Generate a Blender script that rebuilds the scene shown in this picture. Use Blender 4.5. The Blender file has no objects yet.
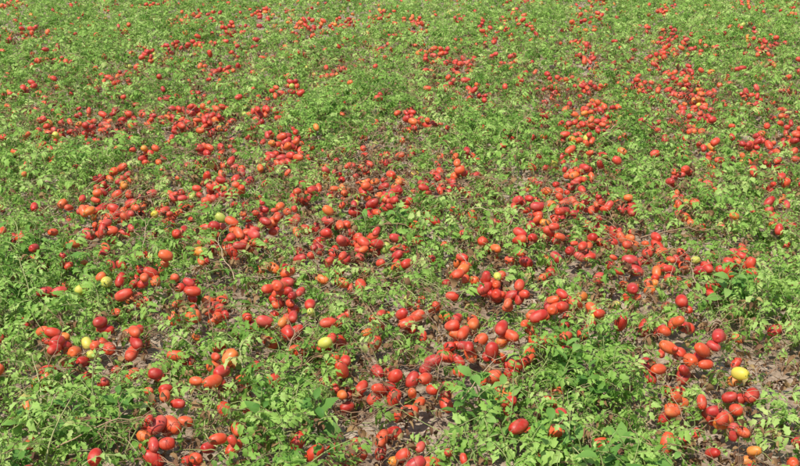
import bpy, math, random
import numpy as np
from mathutils import Vector, Matrix, Euler
random.seed(7); rng=np.random.default_rng(11)
scene=bpy.context.scene
scene.view_settings.view_transform='Standard'; scene.view_settings.look='None'; scene.view_settings.exposure=0

# ------------------------------------------------------------ field layout (metres, x right, y away)
RED=[(-2.61,6.97,0.13),(-1.96,5.97,0.18),(-1.70,6.15,0.15),(-1.35,5.30,0.10),(-1.25,6.23,0.19),(-0.62,5.51,0.16),(-0.86,6.36,0.11),(-1.45,7.90,0.14),(-2.06,8.34,0.13),(-2.11,7.32,0.12),(-0.53,7.70,0.12),(-0.21,10.69,0.17),(-0.88,9.99,0.16),(-1.39,8.83,0.14),(0.25,8.58,0.15),(0.51,6.75,0.13),(1.10,7.39,0.13),(0.88,8.12,0.11),(1.52,8.12,0.11),(2.01,10.33,0.12),(2.36,9.68,0.13),(2.02,6.97,0.19),(1.71,7.14,0.14),(1.21,6.51,0.18),(1.04,5.40,0.14),(1.78,6.09,0.12),(1.68,5.40,0.08),
(2.33,6.65,0.10),(2.01,5.51,0.14),(2.73,6.97,0.08),(2.29,5.73,0.12),(1.89,4.84,0.07),(1.70,4.37,0.06),(0.20,4.84,0.12),(-0.10,5.10,0.16),(-0.25,4.84,0.12),(-0.12,4.52,0.14),(0.06,6.09,0.11),(-0.85,4.84,0.14),(-0.96,4.67,0.10),(-1.31,4.52,0.12),(-1.30,3.98,0.13),(-1.55,4.37,0.07),(-1.65,4.04,0.06),(-1.03,4.30,0.07),
(-1.42,4.84,0.10),(-0.54,4.30,0.13),(-0.31,4.23,0.09),(-0.67,3.98,0.13),(-0.44,4.75,0.10),(-0.97,3.50,0.11),(-0.81,3.45,0.07),(-0.71,3.70,0.08),(-0.69,3.36,0.07),(-0.43,3.32,0.11),(-0.24,3.86,0.12),(-0.08,3.81,0.12),(0.00,3.27,0.11),(0.27,3.65,0.14),(0.45,3.86,0.08),
(0.37,3.45,0.11),(0.64,4.37,0.11),(0.80,4.52,0.14),(0.67,3.98,0.10),(0.98,4.52,0.09),(0.95,4.10,0.09),(0.79,3.75,0.07),(0.97,3.65,0.08),(1.11,3.92,0.07),(1.16,3.65,0.10),(1.32,3.65,0.06),(0.55,3.27,0.12),(0.43,3.07,0.07),(0.33,3.00,0.09),(0.20,3.11,0.08),(0.69,3.36,0.07),(0.83,3.36,0.05),(0.95,3.11,0.08),(0.93,2.92,0.08),(1.02,2.76,0.06),(0.95,2.47,0.11),(0.85,2.63,0.06),(-1.12,2.82,0.06),(-0.97,2.96,0.11),(-1.14,3.07,0.07),(-0.86,2.89,0.10),(-0.89,2.58,0.04),(-0.65,2.63,0.10),(-0.66,2.44,0.08),
(-0.55,2.79,0.09),(-0.50,2.47,0.07),(-0.57,2.39,0.08),(-1.00,2.34,0.03),(-0.25,3.36,0.05),(-0.34,3.11,0.05),(-0.26,3.00,0.05),(-0.44,3.11,0.05),(-0.12,2.72,0.08),(0.00,2.79,0.09),(0.06,2.63,0.09),(-0.06,2.47,0.10),(0.00,2.35,0.09),(0.16,2.41,0.05),(0.31,2.60,0.05),(0.46,2.55,0.03),(0.45,2.69,0.03),(0.56,2.47,0.03),(0.15,2.72,0.04),(0.78,2.82,0.06),(-1.91,10.33,0.14),(-1.45,10.69,0.15),(-2.80,8.12,0.11),(-3.50,9.68,0.11),(-2.65,9.68,0.11),(2.53,8.58,0.12),(3.21,9.10,0.12),(0.60,10.33,0.12),(1.13,9.68,0.11),
# fruit lines along the planting rows further back
(1.30,4.45,0.08),(1.45,4.90,0.09),(1.60,5.60,0.09),(1.90,6.50,0.13),(2.20,7.60,0.12),(2.28,8.60,0.12),(0.93,4.95,0.10),(1.12,5.95,0.12),(1.32,7.00,0.12),(1.62,8.90,0.12),(0.30,5.30,0.08),(0.35,7.60,0.11),(-1.05,5.45,0.09),(-0.75,7.00,0.11)]
GREEN=[(-1.51,3.86,0.20),(-1.40,3.45,0.11),(-0.97,2.47,0.17),(-0.80,2.66,0.05),(-0.37,2.76,0.12),(-0.31,2.47,0.11),(0.05,4.37,0.10),(0.17,4.17,0.11),(-0.32,6.36,0.32),(-2.84,9.68,0.76),(1.01,10.33,0.60),(0.74,6.09,0.25),(1.36,5.85,0.17),(1.21,4.80,0.14),(1.55,4.37,0.15),(1.30,3.36,0.15),(0.33,2.41,0.14),(0.60,2.85,0.16),(0.44,2.47,0.14),(0.63,2.41,0.11),(3.22,10.33,0.60),(0.46,5.61,0.25),(-0.22,3.11,0.05),(0.24,2.66,0.07),(1.14,2.62,0.05),(-1.86,5.20,0.21),(0.83,3.07,0.07),(-0.65,3.00,0.07),(1.60,6.6,0.15),(0.83,3.19,0.07)]
SOIL=[(1.22,2.88,0.12),(0.22,2.80,0.06),(-0.06,2.60,0.03),(-0.42,2.94,0.05),(1.03,3.92,0.04)]

def _h(ix,iy,s):
    n=(ix.astype(np.int64)*374761393+iy.astype(np.int64)*668265263+s*1442695041)&0xffffffff
    n=((n^(n>>13))*1274126177)&0xffffffff
    return ((n^(n>>16))&0xffff)/65535.0
def vnoise(x,y,f,s=0):
    x=np.asarray(x,float)*f; y=np.asarray(y,float)*f
    ix=np.floor(x); iy=np.floor(y); fx=x-ix; fy=y-iy
    fx=fx*fx*(3-2*fx); fy=fy*fy*(3-2*fy)
    a=_h(ix,iy,s); b=_h(ix+1,iy,s); c=_h(ix,iy+1,s); d=_h(ix+1,iy+1,s)
    return (a*(1-fx)+b*fx)*(1-fy)+(c*(1-fx)+d*fx)*fy
def blobs(L,x,y,ky=2.0):
    out=np.zeros_like(x)
    for cx,cy,r in L:
        dx=x-cx; dy=y-cy
        out=np.maximum(out,np.exp(-(dx*dx/(r*r)+dy*dy/(ky*ky*r*r))*0.8))
    return out
ROW=math.radians(14)
def rowcoord(x,y): return x*math.cos(ROW)-y*math.sin(ROW)
def fields(x,y):
    x=np.asarray(x,float); y=np.asarray(y,float)
    R=blobs(RED,x,y); G=blobs(GREEN,x,y,2.3); S=blobs(SOIL,x,y,1.8)
    n1=vnoise(x,y,1.2,3); n2=vnoise(x,y,3.3,5); n3=vnoise(x,y,8,9)
    n=0.45*n1+0.35*n2+0.2*n3
    rc=rowcoord(x,y); rw=0.5+0.5*np.cos((rc-0.10)/0.80*2*math.pi)
    outside=np.clip((y-5.0)/3,0,1)
    outside=np.maximum(outside,np.clip((np.abs(x)-0.42*y-0.2)*3,0,1))
    outside=np.maximum(outside,np.clip((2.2-y)*3,0,1))
    m=0.55*vnoise(x,y*0.6,3.4,31)+0.45*vnoise(x,y*0.5,6.0,32)
    Rn=np.clip((0.78*m+0.48*rw+0.25*(n1-.5)-0.80)*5,0,1)*outside*0.75
    R=np.maximum(R*np.clip(1.25-0.6*vnoise(x,y,10,77),0.3,1),Rn)
    far=np.clip((y-5.0)/3,0,1)
    D=np.clip(0.70+0.95*(n-0.5)+0.12*far-0.26*(rw-.5)+0.50*G-0.60*R,0.0,1.15)*(1-np.clip(1.3*S,0,1))
    return R,G,S,D,n
def ground_z(x,y):
    return 0.035*(vnoise(x,y,1.3,21)-0.5)+0.03*(vnoise(x,y,6,22)-0.5)+0.02*(vnoise(x,y,17,23)-0.5)+0.012*(vnoise(x,y,40,24)-0.5)

# ------------------------------------------------------------ materials
def mat(name):
    m=bpy.data.materials.new(name); m.use_nodes=True; m.node_tree.nodes.clear()
    return m,m.node_tree.nodes,m.node_tree.links
def ramp(N,stops):
    r=N.new('ShaderNodeValToRGB'); e=r.color_ramp.elements
    while len(e)<len(stops): e.new(0.5)
    for k,(p,c) in enumerate(stops): e[k].position=p; e[k].color=(*c,1)
    return r
def math_n(N,L,op,a,b):
    m=N.new('ShaderNodeMath'); m.operation=op
    for i,v in enumerate((a,b)):
        if isinstance(v,(int,float)): m.inputs[i].default_value=v
        else: L.new(v,m.inputs[i])
    return m.outputs[0]
def leaf_material(name,stops,trans=0.35,rough=0.5,wobj=0.5,wleaf=0.4,wpos=0.5,off=-0.20,pscale=1.3,spec=0.35,obj=False):
    m,N,L=mat(name)
    out=N.new('ShaderNodeOutputMaterial')
    if obj: oi=N.new('ShaderNodeObjectInfo').outputs['Random']
    else:
        q=N.new('ShaderNodeAttribute'); q.attribute_name='irnd'; oi=q.outputs['Fac']
    at=N.new('ShaderNodeAttribute'); at.attribute_name='leafrnd'
    geo=N.new('ShaderNodeNewGeometry'); nz=N.new('ShaderNodeTexNoise'); nz.inputs['Scale'].default_value=pscale; nz.inputs['Detail'].default_value=3
    L.new(geo.outputs['Position'],nz.inputs['Vector'])
    v=math_n(N,L,'ADD',math_n(N,L,'MULTIPLY',oi,wobj),math_n(N,L,'MULTIPLY',at.outputs['Fac'],wleaf))
    v=math_n(N,L,'ADD',v,math_n(N,L,'MULTIPLY',nz.outputs['Fac'],wpos))
    v=math_n(N,L,'ADD',v,off)
    r=ramp(N,stops); L.new(v,r.inputs['Fac'])
    p=N.new('ShaderNodeBsdfPrincipled'); p.inputs['Roughness'].default_value=rough; p.inputs['Specular IOR Level'].default_value=spec
    L.new(r.outputs['Color'],p.inputs['Base Color'])
    if trans>0:
        t=N.new('ShaderNodeBsdfTranslucent'); L.new(r.outputs['Color'],t.inputs['Color'])
        mx=N.new('ShaderNodeMixShader'); mx.inputs[0].default_value=trans
        L.new(p.outputs[0],mx.inputs[1]); L.new(t.outputs[0],mx.inputs[2]); L.new(mx.outputs[0],out.inputs[0])
    else: L.new(p.outputs[0],out.inputs[0])
    return m
M_leaf=leaf_material('tomato_leaf',[(0.0,(0.07,0.17,0.02)),(0.3,(0.17,0.34,0.05)),(0.6,(0.33,0.53,0.10)),(0.83,(0.47,0.64,0.18)),(0.95,(0.58,0.65,0.22)),(1.0,(0.70,0.56,0.16))],spec=0.2)
M_weed=leaf_material('weed_leaf',[(0.0,(0.08,0.22,0.035)),(0.6,(0.21,0.40,0.08)),(1.0,(0.36,0.52,0.14))],spec=.2)
M_stem=leaf_material('green_stem',[(0.0,(0.15,0.21,0.05)),(0.6,(0.32,0.37,0.12)),(1.0,(0.48,0.42,0.2))],trans=0,rough=0.6)
M_tstem=leaf_material('calyx_green',[(0.0,(0.10,0.17,0.04)),(1.0,(0.3,0.34,0.12))],trans=0,rough=0.6,obj=True)
M_dry=leaf_material('dry_vine',[(0.0,(0.12,0.065,0.035)),(0.4,(0.29,0.165,0.09)),(0.75,(0.50,0.34,0.20)),(1.0,(0.68,0.53,0.34))],trans=0,rough=0.8,pscale=5,wobj=.4,wleaf=.3,off=-.1)
M_dleaf=leaf_material('dry_leaf',[(0.0,(0.05,0.028,0.018)),(0.35,(0.19,0.09,0.045)),(0.7,(0.38,0.24,0.10)),(1.0,(0.50,0.50,0.16))],trans=0.2,rough=0.8,pscale=4,wobj=.4,wleaf=.3,off=-.1)
def tomato_mat(name,stops,off=0.0):
    m,N,L=mat(name)
    out=N.new('ShaderNodeOutputMaterial'); p=N.new('ShaderNodeBsdfPrincipled')
    oi=N.new('ShaderNodeObjectInfo'); tc=N.new('ShaderNodeTexCoord'); nz=N.new('ShaderNodeTexNoise'); nz.inputs['Scale'].default_value=18; nz.inputs['Detail'].default_value=3
    L.new(tc.outputs['Object'],nz.inputs['Vector'])
    v=math_n(N,L,'ADD',math_n(N,L,'MULTIPLY',oi.outputs['Random'],0.85),math_n(N,L,'MULTIPLY',nz.outputs['Fac'],0.3))
    v=math_n(N,L,'ADD',v,off-0.07)
    r=ramp(N,stops); L.new(v,r.inputs['Fac'])
    n2=N.new('ShaderNodeTexNoise'); n2.inputs['Scale'].default_value=55; n2.inputs['Detail'].default_value=5
    L.new(tc.outputs['Object'],n2.inputs['Vector'])
    r2=ramp(N,[(0.45,(0.03,0.03,0.03)),(0.8,(0.32,0.32,0.32))]); L.new(n2.outputs['Fac'],r2.inputs['Fac'])
    mx=N.new('ShaderNodeMixRGB'); L.new(r2.outputs['Color'],mx.inputs[0]); L.new(r.outputs['Color'],mx.inputs[1]); mx.inputs[2].default_value=(0.58,0.32,0.2,1)
    L.new(mx.outputs[0],p.inputs['Base Color'])
    r3=ramp(N,[(0.3,(0.34,)*3),(0.75,(0.62,)*3)]); L.new(n2.outputs['Fac'],r3.inputs['Fac']); L.new(r3.outputs['Color'],p.inputs['Roughness'])
    p.inputs['Specular IOR Level'].default_value=0.5
    L.new(p.outputs[0],out.inputs[0]); return m
M_red=tomato_mat('tomato_red',[(0,(0.36,0.010,0.006)),(0.3,(0.56,0.026,0.011)),(0.65,(0.67,0.060,0.017)),(0.9,(0.75,0.11,0.022)),(1,(0.78,0.20,0.03))])
M_pink=tomato_mat('tomato_pink',[(0,(0.42,0.016,0.015)),(0.5,(0.58,0.04,0.028)),(1,(0.66,0.09,0.055))])
M_orange=tomato_mat('tomato_orange',[(0,(0.74,0.10,0.018)),(0.6,(0.78,0.17,0.022)),(1,(0.78,0.30,0.03))])
M_yel=tomato_mat('tomato_unripe',[(0,(0.30,0.42,0.07)),(0.5,(0.55,0.56,0.08)),(1,(0.72,0.56,0.05))])
m,N,L=mat('soil'); out=N.new('ShaderNodeOutputMaterial'); p=N.new('ShaderNodeBsdfPrincipled'); p.inputs['Roughness'].default_value=0.95; p.inputs['Specular IOR Level'].default_value=0.15
geo=N.new('ShaderNodeNewGeometry')
def noise(sc,d=6):
    n=N.new('ShaderNodeTexNoise'); n.inputs['Scale'].default_value=sc; n.inputs['Detail'].default_value=d; L.new(geo.outputs['Position'],n.inputs['Vector']); return n
n1=noise(3.5); n2=noise(45)
v=math_n(N,L,'ADD',math_n(N,L,'MULTIPLY',n1.outputs['Fac'],0.5),math_n(N,L,'MULTIPLY',n2.outputs['Fac'],0.5))
r=ramp(N,[(0.3,(0.14,0.095,0.06)),(0.5,(0.34,0.25,0.175)),(0.7,(0.60,0.50,0.38))]); L.new(v,r.inputs['Fac'])
ln=N.new('ShaderNodeVectorMath'); ln.operation='LENGTH'; L.new(geo.outputs['Position'],ln.inputs[0])
mr=N.new('ShaderNodeMapRange'); mr.inputs[1].default_value=15; mr.inputs[2].default_value=24; L.new(ln.outputs['Value'],mr.inputs[0])
rg=ramp(N,[(0.35,(0.12,0.2,0.05)),(0.55,(0.26,0.36,0.1)),(0.68,(0.4,0.2,0.08))]); L.new(n1.outputs['Fac'],rg.inputs['Fac'])
mx=N.new('ShaderNodeMixRGB'); L.new(mr.outputs[0],mx.inputs[0]); L.new(r.outputs['Color'],mx.inputs[1]); L.new(rg.outputs['Color'],mx.inputs[2])
L.new(mx.outputs[0],p.inputs['Base Color'])
b=N.new('ShaderNodeBump'); b.inputs['Strength'].default_value=0.7; b.inputs['Distance'].default_value=0.02; L.new(n2.outputs['Fac'],b.inputs['Height']); L.new(b.outputs[0],p.inputs['Normal'])
L.new(p.outputs[0],out.inputs[0]); M_soil=m

# ------------------------------------------------------------ mesh builder
class MB:
    def __init__(s): s.v=[]; s.f=[]; s.m=[]; s.r=[]
    def add(s,vs,fs,mi=0,rv=0.5):
        o=len(s.v); s.v+= [tuple(q) for q in vs]; s.r+=[rv]*len(vs)
        s.f+=[tuple(o+k for k in f) for f in fs]; s.m+=[mi]*len(fs)
    def merge(s,o,M,rv=None):
        off=len(s.v); s.v+=[tuple(M@Vector(q)) for q in o.v]; s.r+=[(a if rv is None else min(1,max(0,0.6*rv+0.4*a))) for a in o.r]
        s.f+=[tuple(off+k for k in f) for f in o.f]; s.m+=o.m
    def obj(s,name,mats,smooth=True):
        me=bpy.data.meshes.new(name); me.from_pydata(s.v,[],s.f)
        for q in mats: me.materials.append(q)
        me.polygons.foreach_set('material_index',s.m)
        me.polygons.foreach_set('use_smooth',[smooth]*len(s.f))
        a=me.attributes.new('leafrnd','FLOAT','POINT'); a.data.foreach_set('value',s.r); me.update()
        return bpy.data.objects.new(name,me)
def tube(mb,pts,rads,n=5,mi=0,rv=0.5):
    vs=[];fs=[]
    for i,P in enumerate(pts):
        a=pts[max(0,i-1)]; c=pts[min(len(pts)-1,i+1)]; d=(c-a).normalized()
        u=d.cross(Vector((0.31,0.2,0.93))).normalized(); w=d.cross(u)
        for k in range(n):
            t=2*math.pi*k/n; vs.append(P+(u*math.cos(t)+w*math.sin(t))*rads[i])
    for i in range(len(pts)-1):
        for k in range(n):
            k2=(k+1)%n; fs.append((i*n+k,i*n+k2,(i+1)*n+k2,(i+1)*n+k))
    mb.add(vs,fs,mi,rv)
def leaflet(mb,M,Ln,W,fold,curl,twist,rv,mi=0,n=6,serr=True,shape=0.75):
    vs=[];fs=[]
    for i in range(n+1):
        t=i/n
        w=W*math.sin(math.pi*min(1,(t*0.94+0.03))**shape)
        if serr and 0<i<n: w*= 1.2 if i%2 else 0.66
        if i==n: w=0.0005
        y=Ln*(math.sin(t*curl)/curl if abs(curl)>.05 else t); z=-Ln*(1-math.cos(t*curl))/max(curl,.05)
        tw=twist*t
        yo=(0.25*Ln/n if (serr and i%2) else 0)
        for sx in (-1,0,1):
            a=fold
            px=sx*w*math.cos(a); pz=abs(sx)*w*math.sin(a)+(sx!=0)*0.12*w*math.sin(5*t*math.pi+rv*9+sx)
            x2=px*math.cos(tw)-pz*math.sin(tw); z2=px*math.sin(tw)+pz*math.cos(tw)
            vs.append(M@Vector((x2,y+(yo if sx else 0),z+z2)))
    for i in range(n):
        b=i*3; fs+=[(b,b+1,b+4,b+3),(b+1,b+2,b+5,b+4)]
    mb.add(vs,fs,mi,rv)
def RX(a): return Matrix.Rotation(a,4,'X')
def RY(a): return Matrix.Rotation(a,4,'Y')
def RZ(a): return Matrix.Rotation(a,4,'Z')
def T(x,y,z): return Matrix.Translation((x,y,z))
U=random.uniform
def compound_leaf(Ln,pairs=3,wr=0.30,wilt=0.0,mi=0,ms=1,n=5):
    mb=MB(); curl=U(0.5,1.1)+wilt; side=U(-0.3,0.3)
    def P(t): return Vector((side*Ln*t*t*0.6, Ln*math.sin(t*curl)/curl, -Ln*(1-math.cos(t*curl))/curl))
    pts=[P(t/4) for t in range(5)]
    tube(mb,pts,[0.0022*(1-0.15*i) for i in range(5)],3,ms,U(0,1))
    base=U(0.1,0.9)
    for k in range(pairs):
        t=0.38+0.5*k/pairs+U(-.03,.03)
        for sgn in (-1,1):
            if random.random()<0.06: continue
            l=Ln*(0.36+0.08*math.sin(k*1.3))*U(0.75,1.15)
            M=Matrix.Translation(P(t))@RX(-t*curl)@RZ(-sgn*U(0.9,1.35))@RY(sgn*U(-0.4,0.5))@RX(U(-0.5,0.25))@T(0,0.006,0)
            leaflet(mb,M,l,l*wr*U(.85,1.15),U(0.15,0.6)+wilt*0.5,U(0.3,1.2)+wilt,U(-.6,.6),min(1,max(0,base+U(-.25,.25))),mi,n)
    l=Ln*0.42*U(.85,1.15)
    leaflet(mb,Matrix.Translation(P(0.97))@RX(-0.97*curl)@RZ(U(-.2,.2)),l,l*wr*1.15,U(.15,.5),U(.4,1.2)+wilt,U(-.5,.5),base,mi,n)
    return mb
def shoot(H,nl,Ln,wilt=0,wr=0.3,pairs=3,n=5):
    mb=MB(); lx,ly=U(-.5,.5),U(-.5,.5)
    def P(t): return Vector((lx*H*t*t,ly*H*t*t,H*t))
    tube(mb,[P(i/6) for i in range(7)],[0.0045*(1-0.11*i) for i in range(7)],4,1,U(.2,.9))
    az=U(0,6.28)
    for k in range(nl):
        t=0.12+0.88*(k/(nl-1)) ; az+=2.4+U(-.4,.4)
        s=(1.0-0.5*t*t)*U(.8,1.15)
        lf=compound_leaf(Ln*s,pairs if t<0.9 else 2,wr,wilt,n=n)
        mb.merge(lf,Matrix.Translation(P(t))@RZ(az)@RX(U(0.1,0.6)+0.65*t*t),U(0,1)*0.6+0.4*t)
    return mb
def coll(name,objs):
    c=bpy.data.collections.new(name)
    for i,o in enumerate(objs): o.name="%s_%02d"%(name,i); c.objects.link(o)
    return c
def scatter(name,C,pts,rots,scl,idx,realize=True):
    me=bpy.data.meshes.new(name); n=len(pts); me.vertices.add(n); me.vertices.foreach_set('co',np.asarray(pts,np.float32).ravel())
    a=me.attributes.new('rot','FLOAT_VECTOR','POINT'); a.data.foreach_set('vector',np.asarray(rots,np.float32).ravel())
    a=me.attributes.new('scl','FLOAT','POINT'); a.data.foreach_set('value',np.asarray(scl,np.float32))
    a=me.attributes.new('irnd','FLOAT','POINT'); a.data.foreach_set('value',rng.random(n).astype(np.float32))
    a=me.attributes.new('idx','INT','POINT'); a.data.foreach_set('value',np.asarray(idx,np.int32)); me.update()
    ob=bpy.data.objects.new(name,me); scene.collection.objects.link(ob)
    g=bpy.data.node_groups.new(name+'_scatter','GeometryNodeTree')
    g.interface.new_socket('Geometry',in_out='INPUT',socket_type='NodeSocketGeometry'); g.interface.new_socket('Geometry',in_out='OUTPUT',socket_type='NodeSocketGeometry')
    N=g.nodes; L=g.links; gi=N.new('NodeGroupInput'); go=N.new('NodeGroupOutput'); ip=N.new('GeometryNodeInstanceOnPoints')
    ci=N.new('GeometryNodeCollectionInfo'); ci.inputs['Collection'].default_value=C; ci.inputs['Separate Children'].default_value=True; ci.inputs['Reset Children'].default_value=True
    def na(nm,t):
        q=N.new('GeometryNodeInputNamedAttribute'); q.data_type=t; q.inputs['Name'].default_value=nm; return q.outputs['Attribute']
    e=N.new('FunctionNodeEulerToRotation'); L.new(na('rot','FLOAT_VECTOR'),e.inputs[0])
    L.new(gi.outputs[0],ip.inputs['Points']); L.new(ci.outputs[0],ip.inputs['Instance']); ip.inputs['Pick Instance'].default_value=True
    L.new(na('idx','INT'),ip.inputs['Instance Index']); L.new(e.outputs[0],ip.inputs['Rotation']); L.new(na('scl','FLOAT'),ip.inputs['Scale'])
    if realize:
        rz=N.new('GeometryNodeRealizeInstances'); L.new(ip.outputs[0],rz.inputs[0]); L.new(rz.outputs[0],go.inputs[0])
    else: L.new(ip.outputs[0],go.inputs[0])
    md=ob.modifiers.new('scatter','NODES'); md.node_group=g
    return ob

# ------------------------------------------------------------ ground sheet
def axis(lo,hi,step,far):
    a=list(np.arange(lo,hi+1e-6,step)); s=step; v=a[-1]
    while v<far: s*=1.35; v+=s; a.append(v)
    s=step; v=a[0]; b=[]
    while v>-far: s*=1.35; v-=s; b.append(v)
    return np.array(b[::-1]+a)
ax=axis(-3.6,3.6,0.026,400); ay=axis(1.4,8.5,0.026,400)
X,Y=np.meshgrid(ax,ay); Z=ground_z(X,Y)
me=bpy.data.meshes.new('field_ground'); nv=X.size
V=np.stack([X,Y,Z],-1).reshape(-1,3)
nx,ny=len(ax),len(ay); I=np.arange(nx*ny).reshape(ny,nx)
F=np.stack([I[:-1,:-1],I[:-1,1:],I[1:,1:],I[1:,:-1]],-1).reshape(-1,4)
me.vertices.add(nv); me.vertices.foreach_set('co',V.astype(np.float32).ravel())
me.loops.add(F.size); me.loops.foreach_set('vertex_index',F.astype(np.int32).ravel())
me.polygons.add(len(F)); me.polygons.foreach_set('loop_start',np.arange(0,F.size,4,dtype=np.int32)); me.polygons.foreach_set('loop_total',np.full(len(F),4,np.int32))
me.update(calc_edges=True); me.polygons.foreach_set('use_smooth',[True]*len(F)); me.materials.append(M_soil)
go=bpy.data.objects.new('field_ground',me); scene.collection.objects.link(go)

def cand(n_per_m2,y0,y1,k=0.44,m=0.5):
    w0=k*y0+m; w1=k*y1+m; area=(w0+w1)*(y1-y0); n=int(n_per_m2*area)
    y=rng.uniform(y0,y1,n*2); y=y[rng.random(n*2)<(k*y+m)/w1][:n]
    x=rng.uniform(-1,1,len(y))*(k*y+m); return x,y

# ------------------------------------------------------------ tomatoes
def tomato(a,b,shape,mat_,calyx):
    a*=.88; b*=.83
    mb=MB(); nr,ns=12,16; vs=[];fs=[]
    for i in range(nr+1):
        t=math.pi*i/nr; z=math.cos(t); r=math.sin(t)
        rr=r**0.86*(1+shape*(-z)*0.16)
        zz=z-(0.16*math.exp(-(r/0.28)**2) if z>0 else -0.03*math.exp(-(r/0.3)**2))
        for k in range(ns):
            p=2*math.pi*k/ns; q=1+0.025*math.cos(3*p+shape*4)+0.015*math.cos(5*p)
            vs.append((b*rr*q*math.cos(p),b*rr*q*math.sin(p),a*zz))
    for i in range(nr):
        for k in range(ns):
            k2=(k+1)%ns; fs.append((i*ns+k,(i+1)*ns+k,(i+1)*ns+k2,i*ns+k2))
    mb.add(vs,fs,0,0.5)
    if calyx:
        for k in range(5):
            leaflet(mb,T(0,0,a*0.86)@RZ(k*1.257)@RX(U(0,.5)),b*0.8,b*0.12,0.2,0.5,0,0.5,1,3,False)
        tube(mb,[Vector((0,0,a*0.84)),Vector((0.001,0.001,a*1.0)),Vector((0.004,0.002,a*1.2))],[0.0018]*3,4,1,0.6)
    return mb.obj('t',[mat_,M_tstem])
toms=[tomato(.034,.0215,0.3,M_red,False),tomato(.028,.0232,0.0,M_red,False),tomato(.036,.0215,0.8,M_red,True),tomato(.031,.0225,-0.3,M_red,False),
      tomato(.033,.0220,0.4,M_pink,False),tomato(.030,.0225,0.2,M_orange,False),tomato(.033,.0215,0.4,M_orange,True),tomato(.029,.022,0.2,M_yel,True)]
C_t=coll('tomato_fruit',toms)
x,y=cand(500,1.8,13.5); R,G,S,D,nn=fields(x,y)
far=np.clip((y-5.0)/4,0,1)
prob=0.026+0.13*np.clip((vnoise(x,y,4.5,55)-0.35)*2,0,1)*(1-0.5*G)+0.68*R**1.35
prob=prob*(1-0.85*S)
keep=(rng.random(len(x))<prob*(1-0.58*far)); x=x[keep];y=y[keep];R=R[keep];D=D[keep];G=G[keep]
x2,y2=cand(36,13.5,20); R2,G2,S2,D2,_=fields(x2,y2); k2=rng.random(len(x2))<(0.15+R2*.8)
x=np.r_[x,x2[k2]];y=np.r_[y,y2[k2]];R=np.r_[R,R2[k2]];D=np.r_[D,D2[k2]];G=np.r_[G,G2[k2]]
gz=ground_z(x,y); grid={}; tp=[];cs=0.06
rt=0.0185
for i in range(len(x)):
    cx,cy=int(x[i]//cs),int(y[i]//cs)
    lift=0.02+0.052*min(1,R[i]*1.5)+ (rng.random()**1.2)*0.15*min(1,D[i]+0.03)
    z=gz[i]+rt+lift*(0.4+0.6*rng.random())
    for a in (-1,0,1):
        for b in (-1,0,1):
            for (px,py,pz) in grid.get((cx+a,cy+b),()):
                d2=(px-x[i])**2+(py-y[i])**2
                if d2<(2*rt)**2:
                    h=pz+math.sqrt((2*rt)**2-d2)
                    if z<h and z>pz-0.06: z=h
    if z-gz[i]>0.185: continue
    grid.setdefault((cx,cy),[]).append((x[i],y[i],z)); tp.append((x[i],y[i],z))
tp=np.array(tp); n=len(tp)
idx=rng.choice(8,n,p=[.26,.21,.15,.16,.115,.055,.028,.022])
tp=np.r_[tp,[(-0.24,2.93,0.16),(-1.09,3.48,0.14),(-1.17,3.43,0.13)]]; idx=np.r_[idx,[7,7,7]]; n=len(tp)
rot=np.stack([rng.normal(1.45,0.5,n),rng.normal(0,0.4,n),rng.uniform(0,6.28,n)],-1)
scatter('ripe_tomatoes',C_t,tp,rot,rng.uniform(0.78,1.18,n)*np.where(rng.random(n)<0.14,0.75,1),idx,realize=False)

# ------------------------------------------------------------ foliage
shoots=[shoot(U(.16,.25),random.randint(6,7),U(.10,.135),U(0,.4),U(.23,.32)).obj('s',[M_leaf,M_stem]) for _ in range(9)]
leaves=[compound_leaf(U(.10,.14),3,U(.21,.32),U(0,.6)).obj('l',[M_leaf,M_stem]) for _ in range(10)]
C_s=coll('tomato_shoot',shoots); C_l=coll('tomato_leaf_spray',leaves)
x,y=cand(110,1.8,14); R,G,S,D,nn=fields(x,y)
k=rng.random(len(x))<np.clip(D,0,1)**1.4*(1-0.45*np.clip((y-5)/5,0,1)); x=x[k];y=y[k];D=D[k];G=G[k]
xb,yb=cand(14,14,20); x=np.r_[x,xb];y=np.r_[y,yb];D=np.r_[D,np.full(len(xb),.8)];G=np.r_[G,np.zeros(len(xb))]
n=len(x); z=ground_z(x,y)+rng.uniform(-0.02,0.03,n)+0.01*D
rot=np.stack([rng.normal(0,0.42,n),rng.normal(0,0.42,n),rng.uniform(0,6.28,n)],-1)
scatter('tomato_plants',C_s,np.stack([x,y,z],-1),rot,(0.36+0.25*D+0.22*G)*rng.uniform(.75,1.2,n),rng.integers(0,9,n)); NS=n
x,y=cand(560,1.8,13); R,G,S,D,nn=fields(x,y)
k=rng.random(len(x))<np.clip(0.15+D,0,1)*(1-0.55*np.clip((y-5)/5,0,1))*(1-.8*S)*(1-0.45*R); x=x[k];y=y[k];D=D[k]
n=len(x); z=ground_z(x,y)+0.03+rng.random(n)**0.8*(0.05+0.10*D)
rot=np.stack([rng.normal(0.25,0.5,n),rng.normal(0,0.45,n),rng.uniform(0,6.28,n)],-1)
scatter('tomato_leaves',C_l,np.stack([x,y,z],-1),rot,rng.uniform(.33,.82,n),rng.integers(0,10,n)); NL=n

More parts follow.
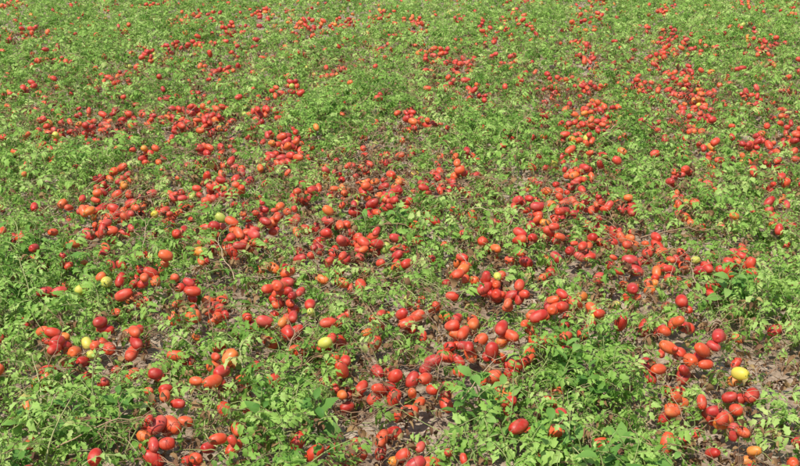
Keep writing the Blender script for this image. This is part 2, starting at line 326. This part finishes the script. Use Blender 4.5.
# ------------------------------------------------------------ vines, twigs, litter
def vine(L_,r0,mi,branches,lift=0.06):
    mb=MB()
    def walk(p,a,l,r,up,depth):
        pts=[];rad=[];n=9;q=Vector(p);aa=a
        for i in range(n):
            pts.append(q.copy());rad.append(r*(1-0.6*i/n)); aa+=U(-.45,.45)
            q=q+Vector((math.cos(aa),math.sin(aa),up+U(-.35,.35)-(0.10*i/n)))*(l/n)
            q.z=max(q.z,0.002)
            if depth and random.random()<0.45: walk(q,aa+random.choice((-1,1))*U(.5,1.2),l*U(.25,.5),r*.6,U(-.1,.5),depth-1)
        tube(mb,pts,rad,4,mi,U(0,1))
    walk((0,0,0.01),0,L_,r0,lift,branches); return mb
gv=[vine(U(.3,.5),.0036,1,1,0.1).obj('v',[M_leaf,M_stem]) for _ in range(6)]
dv=[vine(U(.14,.30),U(.0014,.0026),0,2,0.15).obj('v',[M_dry]) for _ in range(8)]
C_g=coll('green_vine',gv); C_d=coll('dry_twig',dv)
x,y=cand(14,1.8,8); R,G,S,D,nn=fields(x,y); k=rng.random(len(x))<(0.35+0.4*D)*(1-.6*S); x=x[k];y=y[k]; n=len(x)
scatter('tomato_vines',C_g,np.stack([x,y,ground_z(x,y)+rng.uniform(0.0,0.06,n)],-1),np.stack([rng.normal(0,.12,n),rng.normal(0,.12,n),rng.uniform(0,6.28,n)],-1),rng.uniform(.6,1.2,n),rng.integers(0,6,n))
x,y=cand(120,1.8,9); R,G,S,D,nn=fields(x,y); k=rng.random(len(x))<np.clip(1.0-0.7*D,0.1,1)*(1-.75*S)*(1-.5*np.clip((y-5)/3,0,1)); x=x[k];y=y[k];R=R[k]; n=len(x)
scatter('dry_vines',C_d,np.stack([x,y,ground_z(x,y)+rng.uniform(0.0,0.09,n)],-1),np.stack([rng.normal(0,.3,n),rng.normal(-.1,.3,n),rng.uniform(0,6.28,n)],-1),rng.uniform(.5,1.15,n),rng.integers(0,8,n)); ND=n
def drylf():
    mb=MB()
    for k in range(random.randint(2,5)):
        l=U(.016,.036); leaflet(mb,T(U(-.02,.02),U(-.02,.02),U(0,.012))@RZ(U(0,6.28))@RX(U(-.6,.6)),l,l*U(.2,.4),U(.3,1.1),U(1,2.6),U(-1.5,1.5),U(0,1),0,4,False)
    return mb
dl=[drylf().obj('d',[M_dleaf]) for _ in range(8)]; C_dl=coll('dry_leaf_bit',dl)
x,y=cand(660,1.8,10); R,G,S,D,nn=fields(x,y); k=rng.random(len(x))<np.clip(1.0-0.65*D,0.08,1)*(1-.85*S)*(1-.5*np.clip((y-5)/4,0,1)); x=x[k];y=y[k];R=R[k];D=D[k]; n=len(x)
scatter('dry_leaf_litter',C_dl,np.stack([x,y,ground_z(x,y)+rng.random(n)**1.1*(0.13)],-1),rng.uniform(-1,1,(n,3))*np.array([.8,.8,3.14]),rng.uniform(.6,1.4,n),rng.integers(0,8,n)); NLI=n
def weed():
    mb=MB(); H=U(.12,.22); az=0
    tube(mb,[Vector((0,0,0)),Vector((.005,0,H*.5)),Vector((.0,.01,H))],[.003,.0025,.002],4,1,.5)
    for k in range(9):
        t=.2+.8*k/8; az+=2.4; l=U(.06,.10)*(1.1-.5*t)
        leaflet(mb,T(0,.01*t,H*t)@RZ(az)@RX(U(-.1,.5)+.4*t)@T(0,.01,0),l,l*.27,U(.1,.45),U(.5,1.2),U(-.4,.4),U(0,1),0,7,False,.85)
    return mb
wd=[weed().obj('w',[M_weed,M_stem]) for _ in range(4)]; C_w=coll('weed',wd)
pw=[]
for cx,cy,r,nw in [(.24,2.66,.07,4),(.60,2.85,.15,9),(.44,2.47,.12,5),(.62,2.40,.12,5),(-.37,2.6,.12,3),(1.28,3.35,.15,5),(-1.0,2.5,.15,4),(-1.45,3.7,.2,5),(.08,4.3,.12,4)]:
    for _ in range(nw): pw.append((cx+random.gauss(0,r*.7),cy+random.gauss(0,r),0))
pw=np.array(pw); pw[:,2]=ground_z(pw[:,0],pw[:,1])+.01; n=len(pw)
scatter('broadleaf_weeds',C_w,pw,np.stack([rng.normal(0,.25,n),rng.normal(0,.25,n),rng.uniform(0,6.28,n)],-1),rng.uniform(.65,1.05,n),rng.integers(0,4,n))

# ------------------------------------------------------------ light & camera
EL=math.radians(60); AZ=math.radians(218)
sd=Vector((math.sin(AZ)*math.cos(EL),math.cos(AZ)*math.cos(EL),math.sin(EL)))
sl=bpy.data.lights.new('sun','SUN'); sl.energy=4.7; sl.angle=math.radians(0.8); sl.color=(1,.96,.88)
so=bpy.data.objects.new('sun',sl); so.rotation_euler=sd.to_track_quat('Z','Y').to_euler(); scene.collection.objects.link(so)
w=bpy.data.worlds.new('World'); scene.world=w; w.use_nodes=True; N=w.node_tree.nodes; L=w.node_tree.links
sk=N.new('ShaderNodeTexSky'); sk.sky_type='NISHITA'; sk.sun_disc=False; sk.sun_elevation=EL; sk.sun_rotation=AZ
bg=N['Background']; bg.inputs[1].default_value=0.15; L.new(sk.outputs[0],bg.inputs[0])
cd=bpy.data.cameras.new('camera'); cd.sensor_width=36; cd.lens=18/math.tan(math.radians(21.5)); cd.clip_end=2000
co=bpy.data.objects.new('camera',cd); co.location=(0,0,1.6); co.rotation_euler=(math.radians(90-20),0,0)
scene.collection.objects.link(co); scene.camera=co
